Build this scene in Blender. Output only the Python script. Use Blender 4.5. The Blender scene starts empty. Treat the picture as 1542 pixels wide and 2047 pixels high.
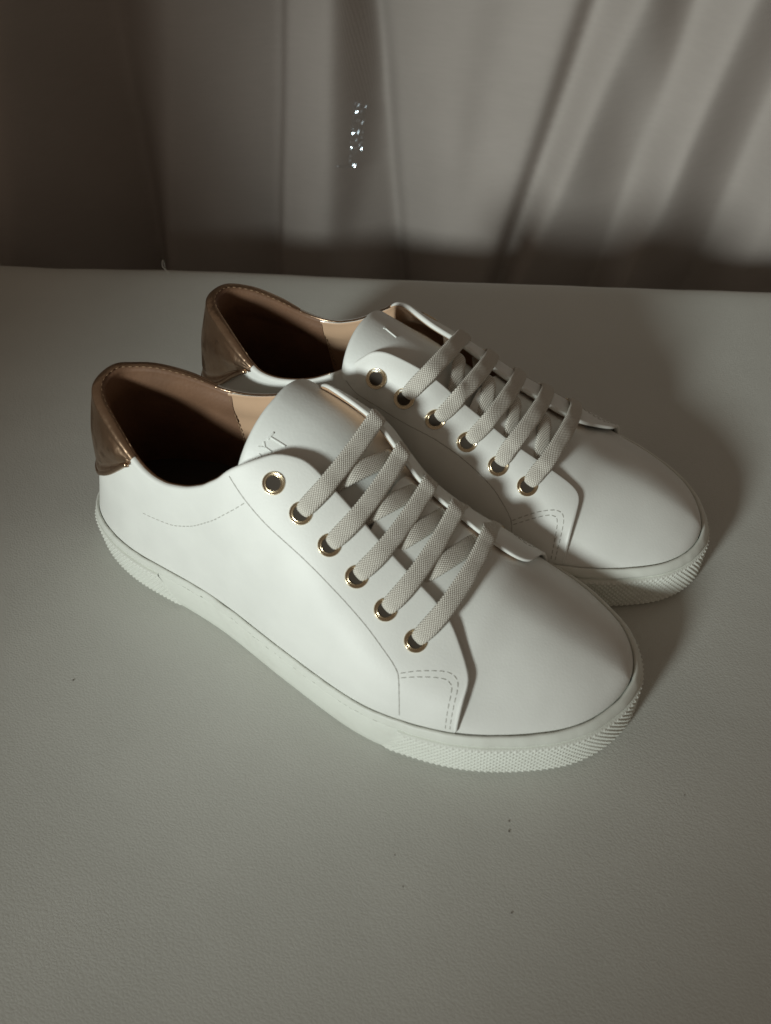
import bpy, math, random
import numpy as np
from mathutils import Matrix, Vector

# ------------------------------------------------------------------ camera, world, lamp, exposure
scene = bpy.context.scene
COL = scene.collection

cam_d = bpy.data.cameras.new("camera")
cam_o = bpy.data.objects.new("camera", cam_d)
COL.objects.link(cam_o)
scene.camera = cam_o
_cp = (0.2762321, -0.1987497, 0.3114598)
_r = (0.88367192, 0.46528846, -0.05128932)
_u = (-0.30758625, 0.65974605, 0.68565724)
_f = (-0.35286633, 0.59012015, -0.72611539)
cam_o.matrix_world = Matrix(((_r[0], _u[0], -_f[0], _cp[0]), (_r[1], _u[1], -_f[1], _cp[1]),
                             (_r[2], _u[2], -_f[2], _cp[2]), (0, 0, 0, 1)))
cam_d.sensor_fit = 'HORIZONTAL'
cam_d.sensor_width = 36.0
cam_d.lens = 36.0 * 1642.6 / 1542.0
cam_d.clip_start = 0.01
cam_d.clip_end = 50.0
cam_d.dof.use_dof = True
cam_d.dof.focus_distance = 0.40
cam_d.dof.aperture_fstop = 17.0          # pupil of about 2 mm, like a phone lens

world = bpy.data.worlds.new("World")
scene.world = world
world.use_nodes = True
_bg = world.node_tree.nodes["Background"]
_bg.inputs[0].default_value = (1.0, 0.79, 0.61, 1.0)      # dim warm room
_bg.inputs[1].default_value = 0.125

lamp_d = bpy.data.lights.new("desk_lamp_light", 'SPOT')
lamp_d.energy = 70.0
lamp_d.color = (0.925, 1.0, 0.96)
lamp_d.shadow_soft_size = 0.115
lamp_d.spot_size = math.radians(27.0)
lamp_d.spot_blend = 1.0
lamp_o = bpy.data.objects.new("desk_lamp_light", lamp_d)
COL.objects.link(lamp_o)
lamp_o.location = (-0.03, -1.28, 0.54)
_aim = Vector((0.15, 0.19, 0.105)) - lamp_o.location
lamp_o.rotation_euler = _aim.to_track_quat('-Z', 'Y').to_euler()

scene.view_settings.view_transform = 'Standard'
scene.view_settings.look = 'None'
scene.view_settings.exposure = 0.0
scene.view_settings.gamma = 1.0
scene.cycles.max_bounces = 8

# ------------------------------------------------------------------ materials
def mat(name, base, rough=0.5, metal=0.0, spec=0.5):
    m = bpy.data.materials.new(name)
    m.use_nodes = True
    b = m.node_tree.nodes["Principled BSDF"]
    b.inputs["Base Color"].default_value = (*base, 1)
    b.inputs["Roughness"].default_value = rough
    b.inputs["Metallic"].default_value = metal
    b.inputs["Specular IOR Level"].default_value = spec
    return m

class NT:
    def __init__(s, m):
        s.t = m.node_tree; s.b = s.t.nodes["Principled BSDF"]
    def n(s, typ, **kw):
        o = s.t.nodes.new(typ)
        for k, v in kw.items():
            if k in o.inputs.keys(): o.inputs[k].default_value = v
            else: setattr(o, k, v)
        return o
    def l(s, a, b): s.t.links.new(a, b)
    def coord(s, kind="Object", scale=(1, 1, 1), rot=(0, 0, 0)):
        c = s.n("ShaderNodeTexCoord"); mp = s.n("ShaderNodeMapping")
        mp.inputs["Scale"].default_value = scale; mp.inputs["Rotation"].default_value = rot
        s.l(c.outputs[kind], mp.inputs["Vector"]); return mp.outputs[0]
    def bump(s, height, strength, dist, prev=None):
        b = s.n("ShaderNodeBump"); b.inputs["Strength"].default_value = strength; b.inputs["Distance"].default_value = dist
        s.l(height, b.inputs["Height"])
        if prev is not None: s.l(prev, b.inputs["Normal"])
        return b.outputs[0]
    def ramp(s, fac, stops):
        r = s.n("ShaderNodeValToRGB"); e = r.color_ramp.elements
        while len(e) < len(stops): e.new(0.5)
        for el, (p, c) in zip(e, stops): el.position = p; el.color = (*c, 1)
        s.l(fac, r.inputs[0]); return r.outputs[0]

def m_leather(name, base, rough, grain=0.10, scale=1300.0, var=0.03, coat=0.0):
    m = mat(name, base, rough); t = NT(m); v = t.coord()
    n1 = t.n("ShaderNodeTexVoronoi", Scale=scale); n1.feature = 'SMOOTH_F1'; t.l(v, n1.inputs["Vector"])
    n2 = t.n("ShaderNodeTexNoise", Scale=45.0, Detail=4.0); t.l(v, n2.inputs["Vector"])
    b = t.bump(n1.outputs[0], grain, 0.0004)
    n3 = t.n("ShaderNodeTexNoise", Scale=16.0, Detail=2.0); t.l(v, n3.inputs["Vector"])
    b = t.bump(n2.outputs[0], 0.07, 0.0008, b); b = t.bump(n3.outputs[0], 0.08, 0.004, b)
    t.l(b, t.b.inputs["Normal"])
    lo = tuple(c * (1 - var) for c in base); hi = tuple(min(1, c * (1 + var)) for c in base)
    t.l(t.ramp(n2.outputs[0], [(0.35, lo), (0.65, hi)]), t.b.inputs["Base Color"])
    t.b.inputs["Coat Weight"].default_value = coat
    t.b.inputs["Coat Roughness"].default_value = 0.12
    return m

M_WHITE = m_leather("white_leather", (0.80, 0.81, 0.775), 0.52)
M_TONGUE = m_leather("white_tongue_leather", (0.78, 0.80, 0.77), 0.48, grain=0.10, scale=900)
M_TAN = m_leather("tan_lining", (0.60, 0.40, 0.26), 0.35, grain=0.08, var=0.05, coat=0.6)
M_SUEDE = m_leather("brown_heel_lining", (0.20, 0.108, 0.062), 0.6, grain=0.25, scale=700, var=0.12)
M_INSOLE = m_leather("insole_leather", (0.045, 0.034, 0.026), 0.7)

def m_gold():
    m = mat("metallic_gold_leather", (0.42, 0.29, 0.20), 0.26, 0.95); t = NT(m); v = t.coord()
    vo = t.n("ShaderNodeTexVoronoi", Scale=520.0); vo.feature = 'SMOOTH_F1'; t.l(v, vo.inputs["Vector"])
    n = t.n("ShaderNodeTexNoise", Scale=120.0, Detail=4.0); t.l(v, n.inputs["Vector"])
    b = t.bump(vo.outputs["Distance"], 0.18, 0.0007); b = t.bump(n.outputs[0], 0.09, 0.0008, b)
    t.l(b, t.b.inputs["Normal"])
    t.l(t.ramp(n.outputs[0], [(0.3, (0.38, 0.26, 0.175)), (0.7, (0.47, 0.33, 0.225))]), t.b.inputs["Base Color"])
    return m
M_GOLD = m_gold()
M_EYELET = mat("pale_gold_metal", (0.72, 0.60, 0.42), 0.22, 1.0)
M_HOLESHADE = mat("dark_hole_shade", (0.05, 0.04, 0.03), 0.7, 0, 0.2)  # dark colour stands in for the shade inside an eyelet
M_STITCH = mat("grey_thread", (0.48, 0.48, 0.44), 0.8)
M_CREASE = mat("seam_shadow_line", (0.42, 0.41, 0.38), 0.9)  # darker tube along the seam, painted as the shade in its groove
M_BROWNSTITCH = mat("brown_thread", (0.30, 0.19, 0.11), 0.8)

def m_rubber():
    m = mat("white_rubber", (0.74, 0.76, 0.70), 0.5); t = NT(m); v = t.coord()
    n = t.n("ShaderNodeTexNoise", Scale=240.0, Detail=5.0); t.l(v, n.inputs["Vector"])
    n2 = t.n("ShaderNodeTexNoise", Scale=38.0, Detail=6.0, Roughness=0.7); t.l(v, n2.inputs["Vector"])
    t.l(t.bump(n.outputs[0], 0.10, 0.0005), t.b.inputs["Normal"])
    t.l(t.ramp(n2.outputs[0], [(0.30, (0.68, 0.69, 0.63)), (0.5, (0.745, 0.765, 0.705)), (0.8, (0.76, 0.78, 0.72))]), t.b.inputs["Base Color"])
    return m
M_RUBBER = m_rubber()
M_MOULD = mat("grey_rubber_flash", (0.50, 0.51, 0.46), 0.7)

def m_lace():
    m = mat("woven_cotton_lace", (0.66, 0.62, 0.53), 0.85, 0, 0.2); t = NT(m)
    uv = t.n("ShaderNodeUVMap"); sep = t.n("ShaderNodeSeparateXYZ"); t.l(uv.outputs[0], sep.inputs[0])
    def math_(op, a, b=None):
        k = t.n("ShaderNodeMath", operation=op)
        if isinstance(a, (int, float)): k.inputs[0].default_value = a
        else: t.l(a, k.inputs[0])
        if b is not None:
            if isinstance(b, (int, float)): k.inputs[1].default_value = b
            else: t.l(b, k.inputs[1])
        return k.outputs[0]
    # u, v in mm: two families of yarns crossing on the bias
    U = math_('MULTIPLY', sep.outputs[0], 1000.0); V = math_('MULTIPLY', sep.outputs[1], 1000.0)
    p = math_('ADD', math_('MULTIPLY', U, 0.72), math_('MULTIPLY', V, 1.05)); q = math_('SUBTRACT', math_('MULTIPLY', U, 0.72), math_('MULTIPLY', V, 1.05))
    sp = math_('SINE', math_('MULTIPLY', p, math.pi)); sq = math_('SINE', math_('MULTIPLY', q, math.pi))
    h = math_('ABSOLUTE', math_('MULTIPLY', sp, sq))
    h2 = math_('POWER', h, 0.6)
    v = t.coord(); n = t.n("ShaderNodeTexNoise", Scale=2600.0, Detail=2.0); t.l(v, n.inputs["Vector"])
    b = t.bump(h2, 0.9, 0.00042); b = t.bump(n.outputs[0], 0.25, 0.0002, b)
    t.l(b, t.b.inputs["Normal"])
    t.l(t.ramp(h2, [(0.0, (0.56, 0.525, 0.455)), (0.5, (0.77, 0.735, 0.655)), (1.0, (0.84, 0.81, 0.735))]), t.b.inputs["Base Color"])  # gaps between yarns darkened in the colour, as shade in the weave
    t.b.inputs["Sheen Weight"].default_value = 0.15
    return m
M_LACE = m_lace()

def m_bench():
    m = mat("cream_leatherette", (0.60, 0.585, 0.53), 0.42); t = NT(m); v = t.coord()
    vs = t.coord(scale=(1.0, 1.9, 1.0), rot=(0, 0, math.radians(-32)))
    dn = t.n("ShaderNodeTexNoise", Scale=260.0, Detail=3.0); t.l(v, dn.inputs["Vector"])
    add = t.n("ShaderNodeMixRGB", blend_type='ADD'); add.inputs[0].default_value = 0.0035
    t.l(vs, add.inputs[1]); t.l(dn.outputs["Color"], add.inputs[2])
    vo = t.n("ShaderNodeTexVoronoi", Scale=470.0); vo.feature = 'DISTANCE_TO_EDGE'; t.l(add.outputs[0], vo.inputs["Vector"])
    cl = t.ramp(vo.outputs["Distance"], [(0.0, (0, 0, 0)), (0.22, (1, 1, 1))])
    big = t.n("ShaderNodeTexNoise", Scale=11.0, Detail=3.0); t.l(v, big.inputs["Vector"])
    b = t.bump(cl, 0.20, 0.00032)
    b = t.bump(dn.outputs[0], 0.10, 0.0004, b)
    b = t.bump(big.outputs[0], 0.25, 0.004, b)
    t.l(b, t.b.inputs["Normal"])
    t.l(t.ramp(big.outputs[0], [(0.3, (0.555, 0.560, 0.520)), (0.7, (0.605, 0.608, 0.565))]), t.b.inputs["Base Color"])
    rn = t.n("ShaderNodeMapRange"); rn.inputs[1].default_value = 0.3; rn.inputs[2].default_value = 0.7; rn.inputs[3].default_value = 0.38; rn.inputs[4].default_value = 0.5
    t.l(big.outputs[0], rn.inputs[0]); t.l(rn.outputs[0], t.b.inputs["Roughness"])
    return m
M_BENCH = m_bench()

def m_curtain():
    m = mat("beige_curtain_cloth", (0.33, 0.305, 0.265), 0.85, 0, 0.2); t = NT(m)
    v = t.coord(scale=(1, 1, 1))
    w1 = t.n("ShaderNodeTexWave", Scale=520.0, Distortion=2.5, Detail=2.0); w1.bands_direction = 'Z'; t.l(v, w1.inputs["Vector"])
    w2 = t.n("ShaderNodeTexWave", Scale=520.0, Distortion=2.5, Detail=2.0); w2.bands_direction = 'X'; t.l(v, w2.inputs["Vector"])
    vs = t.coord(scale=(60, 60, 420)); slub = t.n("ShaderNodeTexNoise", Scale=1.0, Detail=3.0); t.l(vs, slub.inputs["Vector"])
    big = t.n("ShaderNodeTexNoise", Scale=7.0, Detail=4.0); t.l(v, big.inputs["Vector"])
    b = t.bump(w1.outputs["Fac"], 0.12, 0.0006); b = t.bump(w2.outputs["Fac"], 0.12, 0.0006, b); b = t.bump(slub.outputs[0], 0.05, 0.0005, b)
    t.l(b, t.b.inputs["Normal"])
    mix = t.n("ShaderNodeMixRGB", blend_type='MULTIPLY'); mix.inputs[0].default_value = 1.0
    t.l(t.ramp(big.outputs[0], [(0.3, (0.425, 0.385, 0.355)), (0.7, (0.485, 0.44, 0.41))]), mix.inputs[1])
    t.l(t.ramp(slub.outputs[0], [(0.3, (0.965, 0.965, 0.965)), (0.7, (1, 1, 1))]), mix.inputs[2])
    t.l(mix.outputs[0], t.b.inputs["Base Color"])
    return m
M_CURTAIN = m_curtain()

# ------------------------------------------------------------------ helpers
class MB:
    """collects vertices and faces and links them as ONE mesh object"""
    def __init__(s): s.v = []; s.f = []; s.uv = {}; s.n = 0
    def grid(s, P, cu=False, cv=False, uv=None, flip=False):
        P = np.asarray(P, float); a, b = P.shape[:2]; o = s.n
        s.v.append(P.reshape(-1, 3)); s.n += a * b
        I = np.arange(a if cu else a - 1); J = np.arange(b if cv else b - 1)
        I, J = np.meshgrid(I, J, indexing='ij'); I2 = (I + 1) % a; J2 = (J + 1) % b
        q = np.stack([I * b + J, I2 * b + J, I2 * b + J2, I * b + J2], -1).reshape(-1, 4) + o
        if flip: q = q[:, ::-1]
        s.f.append(q)
        if uv is not None: s.uv[o] = (a * b, np.asarray(uv).reshape(-1, 2))
        return s
    def tube(s, L, r, k=8, cap=True, flat=1.0, up=None):
        L = np.asarray(L, float); n = len(L); T = np.gradient(L, axis=0); T /= np.linalg.norm(T, axis=1)[:, None] + 1e-12
        ref = np.array([0, 0, 1.0]) if up is None else np.asarray(up, float)
        if ref.ndim == 1: ref = np.tile(ref, (n, 1))
        A = np.cross(T, ref); A /= np.linalg.norm(A, axis=1)[:, None] + 1e-9; B = np.cross(A, T)
        r = np.broadcast_to(np.asarray(r, float), (n,))
        if cap:
            L = np.vstack([L[:1], L, L[-1:]]); A = np.vstack([A[:1], A, A[-1:]]); B = np.vstack([B[:1], B, B[-1:]]); r = np.r_[r[0] * .02, r, r[-1] * .02]
        th = np.linspace(0, 2 * np.pi, k, endpoint=False)
        P = L[:, None] + r[:, None, None] * (A[:, None] * np.cos(th)[None, :, None] + flat * B[:, None] * np.sin(th)[None, :, None])
        return s.grid(P, cv=True)
    def build(s, name, m, parent=None, mirror=False, smooth=True, kind=None):
        V = np.vstack(s.v).copy()
        if mirror: V[:, 1] *= -1
        me = bpy.data.meshes.new(name)
        F = np.vstack(s.f)
        if mirror: F = F[:, ::-1]
        me.from_pydata(V.tolist(), [], F.tolist())
        me.validate(clean_customdata=False)
        if s.uv:
            full = np.zeros((len(V), 2))
            for o, (c, u) in s.uv.items(): full[o:o + c] = u
            lay = me.uv_layers.new(name="UVMap")
            idx = np.empty(len(me.loops), dtype=np.int32); me.loops.foreach_get("vertex_index", idx)
            lay.data.foreach_set("uv", full[idx].ravel())
        if smooth: me.polygons.foreach_set("use_smooth", np.ones(len(me.polygons), dtype=bool))
        me.materials.append(m); me.update()
        o = bpy.data.objects.new(name, me); COL.objects.link(o)
        if parent is not None: o.parent = parent
        if kind: o["kind"] = kind
        return o

def spline_closed(P, n):
    P = np.array(P, float); m = len(P)
    d = np.linalg.norm(np.roll(P, -1, 0) - P, axis=1) ** .5; t = np.r_[0, np.cumsum(d)]; h = np.diff(t)
    A = np.zeros((m, m)); B = np.zeros((m, P.shape[1]))
    for i in range(m):
        im = (i - 1) % m; A[i, im] += h[im]; A[i, i] += 2 * (h[im] + h[i]); A[i, (i + 1) % m] += h[i]
        B[i] = 6 * ((P[(i + 1) % m] - P[i]) / h[i] - (P[i] - P[im]) / h[im])
    M = np.linalg.solve(A, B)
    x = np.linspace(0, t[-1], 4000, endpoint=False); i = np.clip(np.searchsorted(t, x, side='right') - 1, 0, m - 1); j = (i + 1) % m
    a = (t[i + 1] - x)[:, None]; b = (x - t[i])[:, None]; hh = h[i][:, None]
    Q = M[i] * a ** 3 / (6 * hh) + M[j] * b ** 3 / (6 * hh) + (P[i] / hh - M[i] * hh / 6) * a + (P[j] / hh - M[j] * hh / 6) * b
    s = np.r_[0, np.cumsum(np.linalg.norm(np.roll(Q, -1, 0) - Q, axis=1))]; w = np.linspace(0, s[-1], n, endpoint=False); Qc = np.vstack([Q, Q[:1]])
    return np.stack([np.interp(w, s, Qc[:, k]) for k in range(P.shape[1])], 1)

def smooth_closed(P, k):
    for _ in range(k): P = (np.roll(P, 1, 0) + 2 * P + np.roll(P, -1, 0)) / 4
    return P

def pchip(xs, ys):
    xs = np.array(xs, float); ys = np.array(ys, float); h = np.diff(xs); d = np.diff(ys) / h; m = np.zeros_like(xs)
    for i in range(1, len(xs) - 1):
        m[i] = 0 if d[i - 1] * d[i] <= 0 else 3 * (h[i - 1] + h[i]) / ((2 * h[i] + h[i - 1]) / d[i - 1] + (h[i] + 2 * h[i - 1]) / d[i])
    m[0] = d[0]; m[-1] = d[-1]
    def f(x):
        x = np.clip(x, xs[0], xs[-1]); i = np.clip(np.searchsorted(xs, x, side='right') - 1, 0, len(h) - 1); t = (x - xs[i]) / h[i]
        return (1 + 2 * t) * (1 - t) ** 2 * ys[i] + t * (1 - t) ** 2 * h[i] * m[i] + t * t * (3 - 2 * t) * ys[i + 1] + t * t * (t - 1) * h[i] * m[i + 1]
    return f

def catmull(P, per=16):
    P = np.array(P, float); Q = np.vstack([2 * P[0] - P[1], P, 2 * P[-1] - P[-2]]); out = []
    for i in range(1, len(Q) - 2):
        t = np.linspace(0, 1, per, endpoint=False)[:, None]; a, b, c, d = Q[i - 1:i + 3]
        out.append(.5 * (2 * b + (c - a) * t + (2 * a - 5 * b + 4 * c - d) * t ** 2 + (3 * b - a - 3 * c + d) * t ** 3))
    out.append(P[-1:]); return np.vstack(out)

def resample(P, step=None, n=None):
    s = np.r_[0, np.cumsum(np.linalg.norm(np.diff(P, axis=0), axis=1))]
    if n is None: n = max(2, int(round(s[-1] / step)) + 1)
    w = np.linspace(0, s[-1], n)
    return np.stack([np.interp(w, s, P[:, k]) for k in range(P.shape[1])], 1)

def tag(o, label, cat, group=None):
    o["label"] = label; o["category"] = cat
    if group: o["group"] = group

# ------------------------------------------------------------------ the shape of the shoe (right shoe, heel at x=0, toe at +x, outer side -y)
CP = [[-7.0, 0.0], [-3.8, -17.7], [7.1, -28.1], [18.2, -33.8], [30.4, -38.0], [42.7, -40.5], [67.7, -42.9], [96.4, -47.1], [121.8, -53.4], [144.6, -58.7], [167.7, -63.5], [184.2, -64.8], [197.0, -63.6], [210.5, -61.6], [225.7, -57.0], [241.8, -48.9], [256.0, -39.3], [266.1, -28.1], [272.0, -14.0], [275.2, -3.4], [272.5, 4.2], [266.1, 16.6], [255.0, 25.9], [240.7, 34.2], [225.1, 39.9], [205.0, 43.0], [184.9, 41.9], [159.9, 38.7], [130.0, 35.9], [100.0, 35.1], [70.0, 36.4], [43.0, 37.1], [31.1, 35.3], [19.1, 31.6], [8.0, 26.8], [-2.9, 17.2]]
NO = 720
OUT = smooth_closed(spline_closed(np.array(CP) * 1e-3, NO), 80)
_tw = np.exp(-((np.arange(NO) - 362) / 34.) ** 4)[:, None]
for _k in range(260): OUT = OUT * (1 - _tw) + _tw * (np.roll(OUT, 1, 0) + 2 * OUT + np.roll(OUT, -1, 0)) / 4
_T = np.roll(OUT, -1, 0) - np.roll(OUT, 1, 0); _T /= np.linalg.norm(_T, axis=1)[:, None]
NRM = np.stack([_T[:, 1], -_T[:, 0]], 1)
if np.mean(np.sum(NRM * (OUT - OUT.mean(0)), 1)) < 0: NRM = -NRM
_w = 1 / (1 + np.exp(-(OUT[:, 0] - .22) / .015))
FZ = .0225 + .0019 * _w
INS = .0047 + .0011 * _w
FEA = smooth_closed(OUT - NRM * INS[:, None], 6)
XH, XT = .033, .243
yc = pchip([.0, .033, .08, .118, .14, .155, .17, .185, .20, .226, .28], [-.001, -.001, .0015, .0045, .003, 0, -.003, -.0055, -.0075, -.0088, -.006])
ridge = pchip([.033, .07, .095, .115, .14, .165, .185, .205, .226, .243, .26], [.1715, .1412, .1225, .1090, .0960, .0765, .0632, .0520, .0438, .0400, .0372])
PEXP = pchip([.033, .08, .12, .16, .20, .24], [.30, .72, .78, .98, 1.08, 1.0])
LEANL = pchip([.033, .07, .11, .15], [.50, .299, .037, 0]); LEANM = pchip([.033, .07, .11, .15], [.48, .18, .03, 0])
TILT = pchip([.04, .07, .11, .15, .19, .21, .24], [0, .03, .2, .19, .17, .12, 0])

def softclamp(x, a, b, k=.012):
    x = a + k * np.logaddexp(0, (x - a) / k); return b - k * np.logaddexp(0, (b - x) / k)

def S0(i, phi):
    """last surface: i = index round the feather line (0 heel back, 0..360 outer side, negative = inner side), phi 0 at the sole, 1 on the ridge"""
    i = np.mod(np.asarray(i, float), NO); phi = np.asarray(phi, float); a = np.floor(i).astype(int) % NO; b = (a + 1) % NO; t = (i - np.floor(i))[..., None]
    F = FEA[a] * (1 - t) + FEA[b] * t
    cx = softclamp(F[..., 0], XH, XT); cyy = yc(cx)
    z0 = FZ[a] * (1 - t[..., 0]) + FZ[b] * t[..., 0]; h = ridge(cx) - z0; ph = np.clip(phi, 0, 1) * np.pi / 2
    zz = z0 + h * np.sin(ph) ** .95
    u = np.clip((zz - z0) / .06, 0, 1.3); sd = np.clip((F[..., 1] - cyy) / .02, -1, 1) * .5 + .5
    lean = LEANL(cx) * (1 - sd) + LEANM(cx) * sd
    rho = np.cos(ph).clip(1e-9) ** PEXP(cx) * (1 - lean * u ** .95)
    dy = (F[..., 1] - cyy) * rho; s = np.clip(phi / .8, 0, 1); zz = zz + TILT(cx) * dy * s * s * (3 - 2 * s)
    return np.stack([cx + (F[..., 0] - cx) * rho, cyy + dy, zz], -1)

def S(i, phi):
    i = np.asarray(i, float); phi = np.asarray(phi, float); d = np.minimum(np.clip(phi, 0, 1), np.minimum(.15, 1 - np.clip(phi, 0, .999))); out = 0
    for di, wi in ((-7, .25), (0, .5), (7, .25)):
        for dp, wp in ((-1, .1), (-.6, .2), (-.2, .2), (.2, .2), (.6, .2), (1, .1)):
            out = out + wi * wp * S0(i + di, phi + dp * d)
    return out

def SN(i, phi):
    i = np.asarray(i, float); phi = np.asarray(phi, float)
    du = S(i + 1.5, phi) - S(i - 1.5, phi); dv = S(i, np.clip(phi + .01, 0, .995)) - S(i, np.clip(phi - .01, .004, 1))
    n = np.cross(du, dv); n /= np.linalg.norm(n, axis=-1)[..., None] + 1e-12
    return n
if np.dot(SN(180., .3), (0, -1, 0)) < 0:
    _SN0 = SN
    def SN(i, phi): return -_SN0(i, phi)

# top line of the quarter: (index, phi); front outer corner -> collar -> heel -> front inner corner
TOP = [(271.2, .03), (271, .20), (270.6, .34), (269.8, .47), (266, .555), (260, .639), (253, .712), (244, .755), (235, .772), (222, .791), (208, .803), (196, .812), (187, .82), (180.5, .832), (175, .836), (170, .823), (163, .787), (157, .723), (150, .639), (145, .571), (141, .505), (136, .445), (131, .392), (121, .318), (110, .268), (102, .248), (94, .24), (85, .244), (72, .262), (57, .28), (40, .292), (20, .302), (0, .306),
       (-20, .306), (-37, .300), (-51, .298), (-62, .294), (-71, .288), (-79, .280), (-87, .272), (-94, .268), (-104, .284), (-113, .31), (-122, .345), (-130, .385), (-138, .44), (-145, .50), (-150, .56), (-154.5, .62), (-158, .675), (-163, .71), (-170, .722), (-182, .722), (-197, .70), (-211, .697), (-226, .68), (-243, .675), (-255, .665), (-262, .645), (-265.8, .60), (-267, .50), (-267.6, .34), (-268, .18), (-268.2, .03)]
_tp = np.array(TOP, float); _tp[:, 1] *= 100
_tp = resample(catmull(_tp, 14), n=620); _tp[:, 0] = np.minimum.accumulate(_tp[:, 0] - np.arange(len(_tp)) * 1e-5)
for _ in range(6): _tp[1:-1] = (_tp[:-2] + 2 * _tp[1:-1] + _tp[2:]) / 4
TI, TP = _tp[:, 0], _tp[:, 1] / 100
def phiT(i): return np.interp(-np.asarray(i, float), -TI, TP)
# how far the quarter stands off the last at its top line, and thickness of the top edge
_of = pchip([-269, -265, -255, -243, -226, -211, -197, -182, -160, -140, -120, -89, -60, -30, 0, 30, 60, 91, 130, 150, 165, 200, 245, 271],
            [.0003, .0004, .0005, .0005, .0006, .0013, .0036, .0062, .0060, .006, .0055, .005, .003, .0008, .0002, .0008, .002, .003, .001, .0003, .0004, .0008, .0013, .001])
_th = pchip([-269, -250, -150, -100, -60, 0, 60, 90, 120, 150, 250, 271], [.0013, .0017, .0023, .0032, .0046, .005, .0046, .0036, .0030, .0026, .0022, .0018])
SKIN = .0015
_fm = pchip([0, .2, .5, .78, .9, 1, 1.15], [0, .25, .8, 1.35, 1.22, 1, .75])
def off(i, phi):
    t = np.clip(phi / np.maximum(phiT(i), .05), 0, 1.15); w = np.clip((-135 - np.asarray(i, float)) / 20, 0, 1); w = w * w * (3 - 2 * w)
    return SKIN + _of(i) * (t ** 1.6 * (1 - w) + _fm(t) * w)
def Q(i, phi, extra=0.0):
    """point on the outside of the quarter"""
    i = np.asarray(i, float); phi = np.asarray(phi, float)
    return S(i, phi) + SN(i, phi) * (off(i, phi) + extra)[..., None]
def QN(i, phi):
    i = np.asarray(i, float); phi = np.asarray(phi, float)
    n = np.cross(Q(i + 1.5, phi) - Q(i - 1.5, phi), Q(i, phi + .012) - Q(i, phi - .012)); n /= np.linalg.norm(n, axis=-1)[..., None] + 1e-12
    return n * np.sign(np.sum(n * SN(i, phi), -1))[..., None]
def rim_frame():
    P = Q(TI, TP); n = SN(TI, TP); n = np.stack([np.convolve(np.pad(n[:, k], 6, mode='edge'), np.ones(13) / 13, 'valid') for k in range(3)], 1); n /= np.linalg.norm(n, axis=1)[:, None]
    T = np.gradient(P, axis=0); T /= np.linalg.norm(T, axis=1)[:, None]
    tv = np.cross(T, n); tv /= np.linalg.norm(tv, axis=1)[:, None]
    k = 300; up = P[k] - Q(TI[k:k + 1], TP[k:k + 1] - .05)[0]
    if np.dot(tv[k], up) < 0: tv = -tv
    return P, n, tv
RP, RN, RT = rim_frame()
RTH = _th(TI)
def rim(sel, a0, a1, k=7, grow=0.0):
    """rounded top edge, from angle a0 (0 = outside) to a1 (180 = inside)"""
    c = RP[sel] - RN[sel] * (RTH[sel] / 2)[:, None]; r = RTH[sel] / 2 + np.asarray(grow); an = np.radians(np.linspace(a0, a1, k))
    return c[:, None] + r[:, None, None] * (RN[sel][:, None] * np.cos(an)[None, :, None] + RT[sel][:, None] * np.sin(an)[None, :, None] * .9)

def tongue_pt(u, v):
    X = pchip([0, .13, .3, .48, .62, .74, .80, .86, 1], [.207, .190, .170, .150, .133, .116, .109, .103, .09])
    Zc = pchip([0, .13, .3, .48, .62, .74, .80, .86, 1], [.034, .0465, .0648, .0822, .095, .1030, .1058, .108, .112])
    Wd = pchip([0, .3, .6, 1], [.020, .0235, .026, .029]); Kd = pchip([0, .3, .6, 1], [.004, .008, .014, .026])
    th = u * 1.3; x = X(v); dy = Wd(v) * np.sin(th) / np.sin(1.3)
    z = Zc(v) - Kd(v) * (1 - np.cos(th)) / (1 - np.cos(1.3)) + .17 * dy
    lat = np.clip(-u, 0, 1); w = np.clip((v - .5) / .3, 0, 1)
    return np.stack([x - .006 * lat * w, yc(X(v)) + .001 + dy, z], -1)
TV = .805

def stitches(line, mb, length=.0021, gap=.0009, r=.00024, lift=.0001, up=None):
    s = resample(line, step=length + gap)
    for a, b in zip(s[:-1], s[1:]):
        d = b - a; L = np.linalg.norm(d)
        if L < 1e-6: continue
        a2 = a + d * (gap / (length + gap)) * .5; b2 = b - d * (gap / (length + gap)) * .5
        mb.tube(np.array([a2, a2 * .75 + b2 * .25, a2 * .25 + b2 * .75, b2]), [r * .55, r, r, r * .55], k=5)

LINES = {
 'seam': [(146, .571), (150, .558), (156, .543), (166, .527), (176, .519), (189, .511), (200, .503), (212, .49), (223, .462), (233, .412), (238.5, .372), (241.5, .33), (243.8, .236), (245.2, .14), (246, .05)],
 'box_out': [(241.5, .345), (247, .397), (254, .446), (260, .476), (263.5, .474), (266, .45), (267.2, .396), (268, .27), (268.5, .14), (268.8, .03)],
 'box_in': [(242.3, .322), (249, .374), (256.5, .418), (261.5, .432), (263.6, .42), (264.9, .384), (265.8, .26), (266.5, .12), (266.8, .03)],
 'heel_curve': [(85, .116), (94, .126), (107, .148), (117, .183), (125, .224), (133, .283), (140, .346), (150, .462), (155.5, .535)],
}
GOLDB = pchip([-90, -88, -80, -70, -58, -46, -35, -18, 0, 18, 35, 45, 56, 68, 77, 84], [.262, .257, .228, .192, .153, .125, .107, .100, .098, .098, .104, .122, .148, .184, .216, .238])

def path_q(pts, extra, per=10, step=.001):
    L = catmull(np.array([(a, b * 100) for a, b in pts]), per); i, p = L[:, 0], L[:, 1] / 100
    return resample(Q(i, p, extra), step=step)

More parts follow.
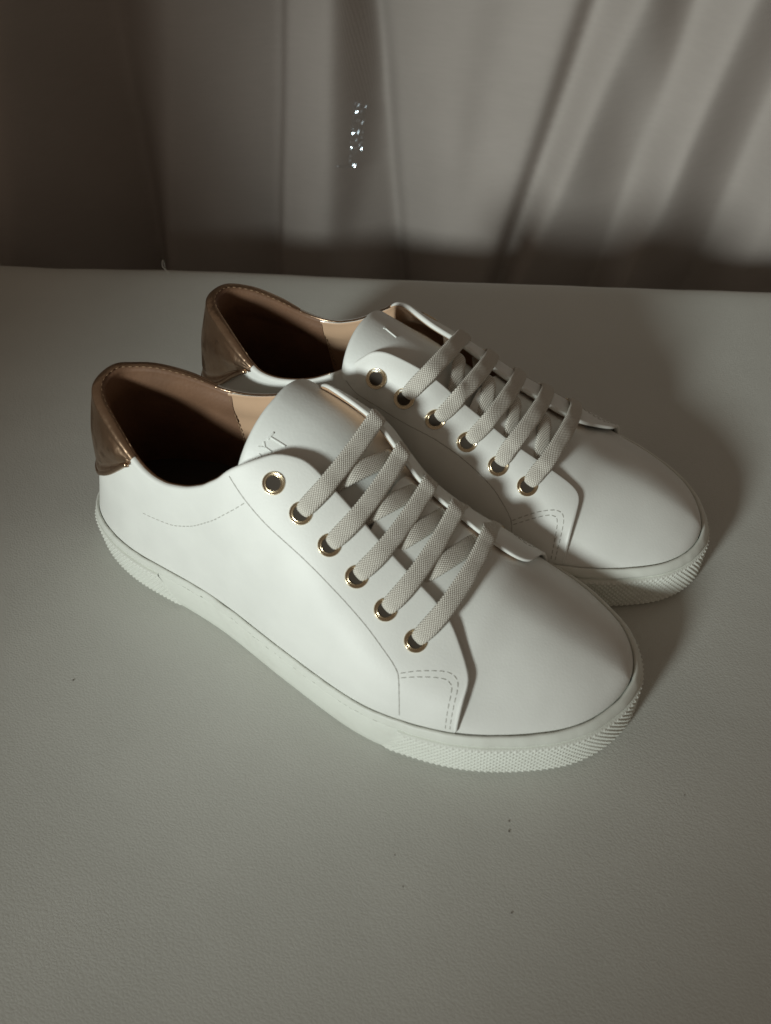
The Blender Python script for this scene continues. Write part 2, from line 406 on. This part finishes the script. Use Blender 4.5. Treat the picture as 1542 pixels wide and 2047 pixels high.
# lacing points on the shoe
EY_L = [(166, .691), (181, .661), (196, .637), (210.5, .619), (226.5, .590), (243, .548)]
EY_M = [(-163, .585), (-177, .565), (-191.5, .543), (-207.5, .524), (-224.5, .504), (-240.5, .492)]
EDGE_L = [(140.6, -16.5, 88.7), (154.1, -19.7, 76.6), (166.7, -21.2, 67.4), (180.3, -22.5, 57.9), (194.7, -26.7, 49.9)]
EDGE_M = [(142.7, 21.9, 95.8), (156.2, 19.1, 84.1), (168.6, 16.0, 73.2), (181.0, 15.3, 64.5), (196.2, 13.6, 55.9)]

def edge_at(p):
    p = np.array(p) * 1e-3; k = ((RP - p) ** 2).sum(1).argmin(); return RP[k] - RN[k] * RTH[k] * .5

def lace_strip(L, N, width, thick=.0024, k=13):
    """flat woven lace along the polyline L, N = face normal per point, width per point"""
    T = np.gradient(L, axis=0); T /= np.linalg.norm(T, axis=1)[:, None]
    A = np.cross(N, T); A /= np.linalg.norm(A, axis=1)[:, None]; N = np.cross(T, A)
    t = np.linspace(-1, 1, k); P = []; UV = []
    s = np.r_[0, np.cumsum(np.linalg.norm(np.diff(L, axis=0), axis=1))]
    prof = np.sqrt(np.clip(1 - np.abs(t) ** 2.6, 0, 1)) * thick / 2
    w = np.broadcast_to(width, (len(L),))
    topv = L[:, None] + A[:, None] * (t[None, :, None] * w[:, None, None] / 2) + N[:, None] * prof[None, :, None]
    bot = L[:, None] + A[:, None] * (t[None, ::-1, None] * w[:, None, None] / 2) - N[:, None] * prof[None, ::-1, None]
    P = np.concatenate([topv, bot[:, 1:-1]], 1)
    vv = np.concatenate([t, t[::-1][1:-1]]) * .0035
    UV = np.stack(np.broadcast_arrays(s[:, None], vv[None]), -1)
    return P, UV

def build_sneaker(mirror, seed):
    rnd = np.random.RandomState(seed)
    root = bpy.data.objects.new("sneaker", None); COL.objects.link(root); root.empty_display_size = .05
    def B(mb, name, m, **kw): return mb.build(name, m, root, mirror=mirror, **kw)
    # ---- sole
    z = FZ[:, None]
    ins = INS[:, None]
    O3 = lambda o, zz: np.concatenate([OUT + NRM * o, np.broadcast_to(zz, (NO, 1))], 1)
    prof = [(-ins - .004, z - .0030), (-ins + .0009, z - .0030), (-ins + .0014, z - .0016), (-ins + .00155, z - .0001), (-ins + .0020, z + .0005), (-ins + .0029, z + .0003), (-.0018 + 0 * z, z - .0012), (-.0010 + 0 * z, z - .0024),
            (-.0009 + 0 * z, z - .0031), (-.0013 + 0 * z, z - .0038), (-.0015 + 0 * z, z - .0042), (-.0014 + 0 * z, z - .0047), (-.0007 + 0 * z, z - .0058), (-.0003 + 0 * z, .010 + 0 * z), (-.0002 + 0 * z, .006 + 0 * z),
            (-.0004 + 0 * z, .0022 + 0 * z), (-.0011 + 0 * z, .0008 + 0 * z), (-.0026 + 0 * z, 0 * z), (-.012 + 0 * z, 0 * z)]
    wob = smooth_closed(rnd.randn(NO, 1) * .00022, 6)
    P = np.stack([O3(o + (wob if 2 < k < 13 else 0), zz) for k, (o, zz) in enumerate(prof)], 1)
    mb = MB(); mb.grid(P, cu=True)
    c = O3(-.012, 0 * z); mb.grid(np.stack([c, np.broadcast_to(c.mean(0), c.shape)], 1), cu=True)
    B(mb, "sole", M_RUBBER)
    # ---- knurled bumpers at toe and heel: rows of small pyramids
    def bumper(i0b, i0t, i1b, i1t, name):
        nv = 13 * 4 + 1; v = np.linspace(0, 1, nv); pitch = 1.34
        n = int((i1b - i0b) / pitch * 4)
        ss = np.linspace(0, 1, n)
        ia = (i0b + (i0t - i0b) * v)[None]; ib = (i1b + (i1t - i1b) * v)[None]
        I = ia + (ib - ia) * ss[:, None]
        zz = .0012 + v[None] * (np.interp(np.mod(I, NO), np.arange(NO), FZ) - .0012 - .0043)
        p = I / pitch; q = v[None] * 13
        fa = np.abs(((p * .5 + q * .5) % 1) - .5) * 2; fb = np.abs(((p * .5 - q * .5) % 1) - .5) * 2
        h = np.minimum(np.minimum(fa, fb), .85) * .00075
        edge = np.minimum(np.minimum(v, 1 - v)[None] * 14, np.minimum(ss, 1 - ss)[:, None] * 60).clip(0, 1)
        a = np.floor(I).astype(int); t = (I - a)[..., None]
        o = OUT[a % NO] * (1 - t) + OUT[(a + 1) % NO] * t; nn = NRM[a % NO] * (1 - t) + NRM[(a + 1) % NO] * t
        base = np.where(zz < .0022, -.0010 * (.0022 - zz) / .001, 0)
        d = (-.0005 + (h + .0005) * edge + base); d[:, -1] = -.0022; d[:, -2] -= .0003; d = d[..., None]
        B(MB().grid(np.concatenate([o + nn * d, zz[..., None]], -1)), name, M_RUBBER, smooth=False, kind="stuff")
    bumper(236.5, 246, 487, 477, "toe_bumper")
    bumper(-106, -92, 106, 92, "heel_bumper")
    # ---- broken mould line on the smooth part of the sole wall
    mb = MB()
    for i0 in list(np.arange(104, 236, 3.1)) + list(np.arange(490, 612, 3.1)):
        if rnd.rand() < .35: continue
        ii_ = (i0 + np.linspace(0, rnd.uniform(.8, 2.4), 4)); k_ = ii_.astype(int) % NO
        oo = OUT[k_] * (1 - (ii_ % 1)[:, None]) + OUT[(k_ + 1) % NO] * (ii_ % 1)[:, None]
        mb.tube(np.c_[oo - NRM[k_] * .0010, FZ[k_] - .0030 + rnd.randn() * .00025], .00016, k=5)
    B(mb, "mould_line", M_MOULD, kind="stuff")
    # ---- vamp (toe box)
    FV = FEA + NRM * .0011; kt = int(FV[:, 0].argmax()); xtip = FV[kt, 0]
    fl, fm = FV[150:kt + 1], FV[kt:600][::-1]
    xs = np.r_[np.linspace(.160, .235, 90), .235 + (xtip - .00002 - .235) * np.sin(np.linspace(0, 1, 60)[1:] * np.pi / 2)]
    yl = np.interp(xs, fl[:, 0], fl[:, 1]); ym = np.interp(xs, fm[:, 0], fm[:, 1]); zf = np.interp(xs, fl[:, 0], FZ[150:kt + 1])
    yctr = yc(xs); tt = -np.cos(np.linspace(0, np.pi, 96))
    wdt = np.where(tt[None] < 0, (yctr - yl)[:, None], (ym - yctr)[:, None])
    hh = (ridge(xs) - zf) * np.sqrt(np.clip(1 - np.clip((xs - .222) / (xtip - .222), 0, 1) ** 2.2, 0, 1))
    bl = np.clip((xs - .196) / .028, 0, 1); bl = bl * bl * (3 - 2 * bl)
    aex = (2 / PEXP(xs) * (1 - bl) + 1.55 * bl)[:, None]; bex = (.475 + .25 * bl)[:, None]
    dyy = wdt * tt[None]
    zz = zf[:, None] + (hh[:, None] + .0008) * np.clip(1 - np.abs(tt[None]) ** aex, 0, 1) ** bex
    zz = zz + TILT(xs)[:, None] * dyy * np.clip(1 - np.abs(tt[None]) ** 4, 0, 1)
    tuck = np.clip((.213 - xs) / .014, 0, 1)[:, None]; tuck = tuck * tuck * (3 - 2 * tuck)
    V = np.stack([xs[:, None] + 0 * zz, yctr[:, None] + dyy * (1 - .07 * tuck), zz - .0022 * tuck], -1)
    low = lambda r: r + np.array([0, 0, -.003])
    V = np.concatenate([low(V[:, :1]), V, low(V[:, -1:])], 1)
    for _ in range(12):
        W = V.copy(); W[1:-1, 2:-2, 2] = (V[1:-1, 2:-2, 2] * 2 + V[:-2, 2:-2, 2] * .5 + V[2:, 2:-2, 2] * .5 + V[1:-1, 1:-3, 2] * .5 + V[1:-1, 3:-1, 2] * .5) / 4; V = W
    B(MB().grid(V), "vamp", M_WHITE)
    # ---- quarter (sides, eyestays and heel in one white panel)
    b = np.linspace(0, 1, 44); b = b ** .9
    PH = TP[:, None] * b[None]; II = TI[:, None] + 0 * b
    g = Q(II, PH)
    g = np.concatenate([g[:, :1] + [0, 0, -.003], g], 1)
    allr = np.arange(len(TI))
    r = rim(allr, 0, 180, 9)
    ins_ = r[:, -1] - RT * .002
    B(MB().grid(np.concatenate([g, r[:, 1:], ins_[:, None]], 1)), "quarter", M_WHITE)
    # ---- lining: tan front part and brown heel part, rolled over the collar edge
    def lining(i0, i1, name, m, a0, sink=0.0):
        sel = np.where((TI <= i0) & (TI >= i1))[0]
        rr = rim(sel, a0, 180, 8, grow=.00025)
        bb = np.linspace(1, 0, 30); ii = TI[sel][:, None] + 0 * bb; pp = TP[sel][:, None] * bb[None]
        thk = RTH[sel][:, None] + .0004 + sink + .0010 * np.sin(np.pi * np.clip((1 - bb) * 4, 0, 1))[None] - .0003
        n = SN(ii, pp); inner = S(ii, pp) + n * (off(ii, pp) - thk)[..., None]
        G = np.concatenate([rr, inner[:, 1:]], 1)
        B(MB().grid(G), name, m)
        return G
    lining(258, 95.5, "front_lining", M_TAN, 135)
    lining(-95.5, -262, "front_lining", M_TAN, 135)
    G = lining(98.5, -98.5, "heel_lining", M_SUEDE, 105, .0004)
    # seam between both linings
    for side in (97, -97):
        mb = MB(); pp = np.linspace(.98, .2, 30) * phiT(side); ii = np.full(30, float(side)) + (1 if side > 0 else -1) * 3 * np.sin(np.linspace(0, 1.6, 30))
        L = S(ii, pp) + SN(ii, pp) * (off(ii, pp) - _th(side) - .0009)[:, None]
        stitches(L, mb, r=.0003); B(mb, "lining_stitching", M_BROWNSTITCH, kind="stuff")
    # thin folded binding along the collar
    sel = np.where(((TI <= 143) & (TI >= 83)) | ((TI <= -88) & (TI >= -140)))[0]
    for part in (sel[TI[sel] > 0], sel[TI[sel] < 0]):
        c = RP[part] - RN[part] * (RTH[part] * .62)[:, None] + RT[part] * (RTH[part] * .38)[:, None]
        B(MB().tube(c, .0006, k=8), "collar_binding", M_GOLD)
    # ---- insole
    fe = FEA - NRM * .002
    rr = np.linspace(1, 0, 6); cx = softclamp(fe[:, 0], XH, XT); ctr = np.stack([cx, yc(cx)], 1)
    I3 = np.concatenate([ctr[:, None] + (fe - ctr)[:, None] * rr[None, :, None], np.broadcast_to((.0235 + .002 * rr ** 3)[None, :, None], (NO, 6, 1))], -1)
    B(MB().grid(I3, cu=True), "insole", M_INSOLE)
    # ---- gold heel tab
    sel = np.where((TI <= 84) & (TI >= -90))[0]
    ti, tp = TI[sel], TP[sel]; gb = GOLDB(ti); gb = np.minimum(gb, tp - .004)
    bb = np.linspace(0, 1, 40); pp = gb[:, None] + (tp - gb)[:, None] * bb[None]; ii = ti[:, None] + 0 * bb
    ee = .0011 + .0003 * np.cos(bb * np.pi * 1.0) - .0007 * np.exp(-((bb - .13) / .025) ** 2)      # groove of the hem
    ee = ee + .0017 * np.sin(np.pi * np.clip((bb - .12) / .88, 0, 1)) ** 1.2
    ee = ee * np.sqrt(np.clip(bb / .03, 0, 1))
    fade = np.clip(np.minimum((84 - ti), (ti + 90)) / 12, 0, 1)[:, None]
    wr = rnd.randn(len(ti), 40) * .0005
    for _ in range(14): wr[1:-1, 1:-1] = (wr[:-2, 1:-1] + wr[2:, 1:-1] + wr[1:-1, :-2] + wr[1:-1, 2:]) / 4
    wr = wr * (np.clip((1 - bb) / .25, 0, 1) * np.clip(bb / .2, 0, 1))[None]
    gg = Q(ii, pp, ee[None] * fade + wr)
    rt = rim(sel, 0, 112, 8, grow=.0001 + .0007 * fade[:, 0])
    rt = rt + (gg[:, -1] - rt[:, 0])[:, None] * np.linspace(1, 0, 8)[None, :, None]
    low_ = Q(ti, gb - .003, np.zeros(len(ti)) - .0006)
    B(MB().grid(np.concatenate([low_[:, None], gg, rt[:, 1:]], 1)), "heel_tab", M_GOLD)
    tq = ti[(ti < 80) & (ti > -86)]; B(MB().tube(resample(Q(tq, GOLDB(tq) + .002, .0006 + 0 * tq), step=.001), .00125, k=10), "heel_tab_trim", M_GOLD)
    mb = MB(); L = rim(sel[(ti < 79) & (ti > -84)], 112, 112, 1, grow=.0006)[:, 0]; stitches(L, mb, r=.00026, length=.0017, gap=.0012); B(mb, "collar_stitching", M_BROWNSTITCH, kind="stuff")
    mb = MB(); tq = ti[(ti < 78) & (ti > -84)]; stitches(resample(Q(tq, GOLDB(tq) + .13 * (phiT(tq) - GOLDB(tq)), .0004 + 0 * tq), step=.001), mb, r=.00028); B(mb, "heel_tab_stitching", M_BROWNSTITCH, kind="stuff")
    # ---- tongue
    u = np.linspace(-1, 1, 61); v = np.linspace(.02, TV, 90)
    Uo, Vo = np.meshgrid(u, v, indexing='ij'); Tt = tongue_pt(Uo, Vo)
    du = np.gradient(Tt, axis=0); dv = np.gradient(Tt, axis=1); tn = np.cross(du, dv); tn /= np.linalg.norm(tn, axis=-1)[..., None]
    if tn[30, 60, 2] < 0: tn = -tn
    dT = dv[:, -1] / np.linalg.norm(dv[:, -1], axis=-1)[:, None]
    thk = .0042; an = np.radians(np.linspace(0, 180, 9))
    cc = Tt[:, -1] - tn[:, -1] * thk / 2
    lip = cc[:, None] + thk / 2 * (tn[:, -1][:, None] * np.cos(an)[None, :, None] + dT[:, None] * np.sin(an)[None, :, None])
    under = (Tt - tn * thk)[:, ::-1]
    ring = np.concatenate([Tt, lip[:, 1:-1]], 1)
    B(MB().grid(ring), "tongue", M_TONGUE)
    B(MB().grid(np.concatenate([lip[:, -2:], under[:, 1:]], 1)), "tongue_lining", M_TAN)
    # raised letters on the tongue
    mb = MB()
    for st in (LOGO_FAR if mirror else LOGO_NEAR):
        st = np.array(st, float); L = resample(np.stack([st[:, 0], st[:, 1]], 1), n=10); p = tongue_pt(L[:, 0], L[:, 1])
        e = 1e-3; n = np.cross(tongue_pt(L[:, 0] + e, L[:, 1]) - p, tongue_pt(L[:, 0], L[:, 1] + e) - p); n /= np.linalg.norm(n, axis=1)[:, None]; n *= np.sign(n[:, 2:3])
        mb.tube(p + n * .0001, .00042, k=8, flat=.9, up=n)
    B(mb, "tongue_lettering", M_TONGUE)
    # ---- seams and stitching of the quarter
    lines = list(LINES.items()); 
    inner = {k_: [(-a, min(b, 1.0)) for a, b in pts] for k_, pts in LINES.items()}
    inner['seam'] = [(-146, .49), (-156, .467), (-166, .459), (-176, .45), (-191, .45), (-209, .425), (-224, .375), (-233, .304), (-238, .236), (-240, .13), (-241, .04)]
    inner['box_out'] = [(-238, .238), (-248, .362), (-255, .428), (-259.5, .448), (-262.3, .42), (-263.6, .31), (-264, .16), (-264, .04)]
    inner['box_in'] = [(-239, .215), (-249.5, .338), (-255.5, .395), (-258.3, .405), (-260, .372), (-261.2, .264), (-261.8, .13), (-262, .04)]
    inner['heel_curve'] = [(-a, b * .85) for a, b in LINES['heel_curve']]
    mb = MB()
    for grp in (LINES, inner):
        for k_, pts in grp.items():
            L = path_q(pts, .00002)
            stitches(L, mb)
            if k_ == 'seam': B(MB().tube(path_q(pts, -.00008), .00022, k=6), "seam", M_CREASE)
    B(mb, "stitching", M_STITCH, kind="stuff")
    # ---- eyelets (the row on the side turned away sits a little lower)
    EL = [(a_, b_ - .10 - .08 * (k_ > 2)) if k_ else (a_, b_) for k_, (a_, b_) in enumerate(EY_L)] if mirror else EY_L
    EM = EY_M if mirror else [(a_, b_ - .10 - .10 * (k_ > 1)) for k_, (a_, b_) in enumerate(EY_M)]
    for (i, p) in EL + EM:
        c = Q(i, p, 0.0); n = QN(float(i), float(p)); n = n + np.array([0, 0, .35 if (i < -150 and i > -185) else 0]); n /= np.linalg.norm(n); a = Q(i + 2., p) - Q(i - 2., p); a -= n * np.dot(a, n); a /= np.linalg.norm(a); bq = np.cross(n, a)
        rs = Q(i + 5.2 * np.cos(np.arange(8) * .785), p + .045 * np.sin(np.arange(8) * .785)); c = c + n * np.clip(((rs - c) @ n).max() * .6, 0, .0025)
        th = np.linspace(0, 2 * np.pi, 40, endpoint=False)
        pr = [(.0046, -.0003), (.0046, .0001), (.0045, .0004), (.0043, .0005), (.0041, .0004), (.0039, .00015), (.0036, .0001), (.0034, .0001), (.0033, .0004), (.00315, .0005), (.0030, .0003), (.0029, -.0003), (.0028, -.0014)]
        R = np.stack([c + rr_ * (a * np.cos(th)[:, None] + bq * np.sin(th)[:, None]) + n * hh for rr_, hh in pr], 1)
        e = B(MB().grid(R, cu=True), "eyelet", M_EYELET)
        Hh = np.stack([c + rr_ * (a * np.cos(th)[:, None] + bq * np.sin(th)[:, None]) + n * hh for rr_, hh in [(.0030, .00008), (.0022, .00004), (.000005, .00004)]], 1)
        h = MB().grid(Hh, cu=True).build("eyelet_hole_shade", M_HOLESHADE, e, mirror=mirror)  # no opening here: dark disc painted as the shaded hole
    # ---- flat laces: bars on top and the slanting runs beneath
    for kk in range(5):
        el, em = EL[kk + 1], EM[kk + 1]
        cl, cm = Q(*el), Q(*em); nl, nm = QN(float(el[0]), float(el[1])), QN(float(em[0]), float(em[1]))
        L_, M_ = edge_at(EDGE_L[kk]), edge_at(EDGE_M[kk])
        up = np.array([.62, 0, .8]) if kk < 3 else np.array([.55, 0, .83]); up = up / np.linalg.norm(up)
        along = M_ - L_; along /= np.linalg.norm(along); upn = up - along * np.dot(up, along); upn /= np.linalg.norm(upn)
        j = rnd.randn(4) * .0005
        d0 = (L_ - cl) / np.linalg.norm(L_ - cl); d1 = (M_ - cm) / np.linalg.norm(M_ - cm)
        A0 = cl + nl * .0012 + d0 * .0022; A1 = M_ + upn * .0034; ch = A1 - A0; tL = np.clip(np.dot(L_ - A0, ch) / np.dot(ch, ch), .15, .6)
        need = max(.0005, np.dot(L_ + upn * .0030 - (A0 + ch * tL), upn)); sh = L_ - (A0 + ch * tL); sh -= upn * np.dot(sh, upn)
        arch = [A0 + ch * t_ + upn * (need * np.sin(np.pi * t_ ** (np.log(.42) / np.log(tL))) ** .8 + j[1] * np.sin(np.pi * t_)) + sh * np.sin(np.pi * t_) * .5 for t_ in (.18, .36, .54, .72, .88)]
        pts = [cl - nl * .0028 + d0 * .0006, A0] + arch + [A1 + along * .0002,
               M_ * .82 + cm * .18 + nm * .0020 + along * .0012, cm * .6 + M_ * .4 + nm * .0020, cm + nm * .0008 + d1 * .0022, cm - nm * .0028 + d1 * .0006]
        L = resample(catmull(pts, 12), step=.0007)
        s = np.linspace(0, 1, len(L)); N = np.empty_like(L)
        for q in range(len(L)):
            t = s[q]; a = np.clip((t - .10) / .18, 0, 1); bw = np.clip((t - .66) / .14, 0, 1); a = a * a * (3 - 2 * a); bw = bw * bw * (3 - 2 * bw)
            N[q] = (nl * (1 - a) + upn * a) * (1 - bw) + nm * bw
        wd = .0075 * (1 - .30 * np.exp(-((s) / .05) ** 2) - .30 * np.exp(-((1 - s) / .05) ** 2))
        P, UV = lace_strip(L, N, wd)
        P = P + upn * (np.sin(s * 40 + kk) * .00008)[:, None, None]
        B(MB().grid(P, cv=True, uv=UV), "lace", M_LACE)
    for kk in range(4):
        L_, M_ = edge_at(EDGE_L[kk]), edge_at(EDGE_M[kk + 1])
        up = np.array([.62, 0, .8]); along = M_ - L_; along /= np.linalg.norm(along); upn = up - along * np.dot(up, along); upn /= np.linalg.norm(upn)
        pts = [L_ - along * .007 - upn * .0065, L_ + along * .003 - upn * .0042, L_ * .7 + M_ * .3 + upn * .0016, L_ * .45 + M_ * .55 + upn * .0018, L_ * .15 + M_ * .85 - upn * .001, M_ - upn * .0055, M_ + along * .006 - upn * .0095]
        L = resample(catmull(pts, 12), step=.0007)
        tw = np.array([-.12, 0, 0]) if kk % 2 else np.array([.05, -.12, 0])
        N = np.tile(upn + tw, (len(L), 1)); N /= np.linalg.norm(N, axis=1)[:, None]
        P, UV = lace_strip(L, N, .0075)
        B(MB().grid(P, cv=True, uv=UV), "lace", M_LACE)
    return root

LOGO_NEAR = [[(-.40, .754), (-.405, .706)], [(-.435, .758), (-.34, .752)], [(-.53, .732), (-.518, .755)], [(-.518, .755), (-.545, .774)], [(-.518, .755), (-.472, .765)], [(-.615, .755), (-.608, .764)]]
LOGO_FAR = [[(.03, .737), (.065, .694)], [(.015, .741), (.05, .739)]]

# ------------------------------------------------------------------ the setting: bench top and curtain
E0 = np.array([.019, .255, 0.0]); ED = np.array([.94495, .32722, 0.0]); EN = np.array([-.32722, .94495, 0.0])
def build_bench():
    rnd = np.random.RandomState(3)
    s = np.linspace(-1.3, 1.3, 261)
    wav = np.interp(s, [-1.3, -.6, -.2975, -.2554, -.1657, -.0775, 0, .08, .15, .26, .6, 1.3], [0, .001, -.0002, -.0026, .0017, .0011, -.0012, -.0011, -.001, -.0002, .001, 0])
    wav = np.convolve(np.pad(wav, 1, mode='edge'), [.2, .6, .2], 'valid') + .0004 * np.sin(s * 90) * np.sin(s * 37)
    prof = [(0.0, -.46), (0.0, -.03), (0.0, -.014), (-.0008, -.009), (-.003, -.0048), (-.007, -.0018), (-.012, -.0006), (-.02, 0.0)] + [(-t, 0.0) for t in np.geomspace(.03, 1.6, 40)]
    P = np.stack([E0 + ED * s[:, None] + EN * (o + .012 + wav * np.exp(o / .05))[:, None] + np.array([0, 0, zz]) for o, zz in prof], 1)
    o = MB().grid(P, flip=True).build("bench_top", M_BENCH); o["kind"] = "structure"
    return o
build_bench()
g = np.linspace(-3, 3, 7); GX, GY = np.meshgrid(g, g, indexing='ij')
_fl = MB().grid(np.stack([GX, GY, 0 * GX - .45], -1), flip=False).build("floor", mat("dark_brown_floor", (0.10, 0.06, 0.045), 0.6)); _fl["kind"] = "structure"

CUR_D = .17
KN = [(-0.4213, -0.5329), (-0.3186, -0.3888), (-0.2564, -0.2701), (-0.1933, -0.2477), (-0.1026, -0.1358), (-0.1003, -0.1334), (-0.059, -0.0828), (-0.0308, -0.0191), (-0.0209, -0.0151), (0.0463, 0.0278), (0.1166, 0.0638), (0.1324, 0.0791), (0.1581, 0.0928), (0.2037, 0.1649), (0.2337, 0.1844), (0.2837, 0.2483), (0.3037, 0.2829), (0.3692, 0.4111)]
KD = [.0, .030, -.055, -.010, -.028, .003, .008, -.042, -.024, -.002, .008, -.014, .015, -.019, .015, -.021, .008, .0]
def curtain_pt(s, z):
    s = np.asarray(s, float); z = np.asarray(z, float); t = np.clip((z + .09) / .21, -1.2, 1.6)
    k = np.stack([b + (a - b) * t for a, b in KN], -1); k = np.maximum.accumulate(k + np.arange(k.shape[-1]) * 1e-4, -1)
    dep = np.array(KD); out = np.zeros(np.broadcast(s, z).shape)
    for q in range(len(KN) - 1):
        x = (s - k[..., q]) / (k[..., q + 1] - k[..., q]); m = (x >= 0) & (x < 1); xs = x * x * (3 - 2 * x); x = .55 * x + .45 * xs
        out = np.where(m, dep[q] + (dep[q + 1] - dep[q]) * x, out)
    far_ = np.where(s < k[..., 0], np.sin((s - k[..., 0]) * 45) * .02, np.where(s > k[..., -1], np.sin((s - k[..., -1]) * 45) * .02, 0))
    return out + far_
def build_curtain():
    s = np.linspace(-1.1, 1.0, 1300); z = np.linspace(-.448, .80, 132)
    Sg, Zg = np.meshgrid(s, z, indexing='ij'); D = curtain_pt(Sg, Zg)
    for _ in range(14): D[1:-1] = (D[:-2] + 2 * D[1:-1] + D[2:]) / 4
    rw = np.random.RandomState(8)
    for _ in range(34):
        s0, k0, a0_, w0 = rw.uniform(-.6, .55), rw.uniform(-.35, .35), rw.uniform(-.0050, .0055), rw.uniform(.009, .034)
        D = D + a0_ * np.exp(-((Sg - s0 - k0 * Zg) / w0) ** 2) * (.5 + .5 * np.tanh((Zg - rw.uniform(-.2, .1)) * rw.choice([-14, 14])))
    D = D + .0012 * np.sin(Sg * 60 + Zg * 21) * np.sin(Zg * 13 + Sg * 9)
    off_ = np.array([0., 0, 0]); P = E0 + ED * Sg[..., None] + EN * (CUR_D - D)[..., None] + np.array([0, 0, 1.0]) * Zg[..., None]
    mb = MB(); mb.grid(P, flip=True)
    back = P + EN * .0012; mb.grid(back)
    o = mb.build("curtain", M_CURTAIN); tag(o, "beige cloth curtain hanging in loose folds behind the bench", "curtain")
build_curtain()

# a crumpled strip of clear film stuck on the curtain
def build_film():
    rnd = np.random.RandomState(11)
    c0 = E0 + ED * -.0500 + EN * (CUR_D - curtain_pt(np.array(-.0500), np.array(.03)) - .014) + np.array([0, 0, .031])
    l = np.array(lamp_o.location) - c0; v = np.array(_cp) - c0; h = l / np.linalg.norm(l) + v / np.linalg.norm(v); h /= np.linalg.norm(h)   # film turned halfway between lamp and camera to make the glint
    ax = np.cross([0, 0, 1.], h); ax /= np.linalg.norm(ax); ay = np.cross(h, ax)
    if np.dot(ax, ED) < 0: ax = -ax
    mb = MB()
    def patch(x0, x1, y0, y1, nx, ny, lean, amp):
        X, Y = np.meshgrid(np.linspace(x0, x1, nx), np.linspace(y0, y1, ny), indexing='ij')
        X = X + lean * Y + rnd.uniform(-.3, .3, X.shape) * (x1 - x0) / nx; H = rnd.randn(nx, ny) * amp - ((X - lean * Y - (x0 + x1) / 2) / (x1 - x0)) ** 2 * .0016
        mb.grid(c0 + ax * X[..., None] + ay * Y[..., None] + h * H[..., None])
    patch(-.0036, .0036, -.024, .026, 7, 38, .10, .00017)
    patch(-.0225, -.0042, -.0245, -.0225, 14, 3, 0, .00030)
    patch(-.0250, -.0205, -.0240, -.0135, 5, 9, 0, .00024)
    patch(.0040, .0085, -.012, .024, 4, 18, .06, .00045)
    m = bpy.data.materials.new("clear_film"); m.use_nodes = True; nt = m.node_tree; nt.nodes.clear()
    o = nt.nodes.new("ShaderNodeOutputMaterial"); mx = nt.nodes.new("ShaderNodeMixShader"); tr = nt.nodes.new("ShaderNodeBsdfTransparent"); gl = nt.nodes.new("ShaderNodeBsdfGlossy")
    tr.inputs[0].default_value = (1, 1, 1, 1); gl.inputs[0].default_value = (.78, .90, 1.0, 1); gl.inputs[1].default_value = .13
    mx.inputs[0].default_value = .14; nt.links.new(tr.outputs[0], mx.inputs[1]); nt.links.new(gl.outputs[0], mx.inputs[2]); nt.links.new(mx.outputs[0], o.inputs[0])
    ob = mb.build("clear_film", m, smooth=False)
    tag(ob, "small glinting piece of clear film stuck on the curtain", "film")
build_film()

# a loose thread over the back edge of the bench, and specks of dirt on it
def build_bits():
    m = mat("pale_thread", (0.55, 0.52, 0.46), 0.8)
    p0 = E0 + ED * -.172 + EN * .016; L = catmull([p0 + [-.004, .004, -.012], p0 + [0, 0, .0006], p0 + [.006, -.008, .0012], p0 + [.016, -.013, .0006]], 10)
    o = MB().tube(L, .0003, k=6).build("loose_thread", m); tag(o, "short loose thread lying over the back edge of the bench", "thread")
    rnd = np.random.RandomState(4); mb = MB()
    for x, y, r in ((.2435, -.0695, .0005), (.245, -.0731, .0007), (.2567, -.0999, .0006), (.2103, -.1005, .0004), (.2182, -.1092, .0004), (.0462, -.0965, .0007), (.03, -.06, .0003), (.30, -.03, .0004)):
        th = np.linspace(0, 2 * np.pi, 7, endpoint=False); rr = .45 * r * (1 + .5 * rnd.rand(7))
        R = np.stack([np.stack([x + rr * k * np.cos(th), y + rr * k * np.sin(th) * .7, 0 * th + h], 1) for k, h in ((1.1, .0001), (.8, r * .6), (.02, r * .7))], 1)
        mb.grid(R, cu=True)
    o = mb.build("dirt", mat("dark_dirt", (0.16, 0.14, 0.12), 0.9)); o["kind"] = "stuff"; o["label"] = "tiny dark specks of dirt scattered on the bench top"
build_bits()

# ------------------------------------------------------------------ the pair of sneakers
near = build_sneaker(False, 5)
tag(near, "white sneaker in front, its long outer side fully lit, gold heel and beige flat laces", "sneaker", "pair of white sneakers with gold heels")
far = build_sneaker(True, 9)
far.location = (0.006265208, 0.07458032, 0.0); far.rotation_euler = (0, 0, 0.013761237)
tag(far, "white sneaker standing behind its mate, lower side in shadow, gold heel", "sneaker", "pair of white sneakers with gold heels")
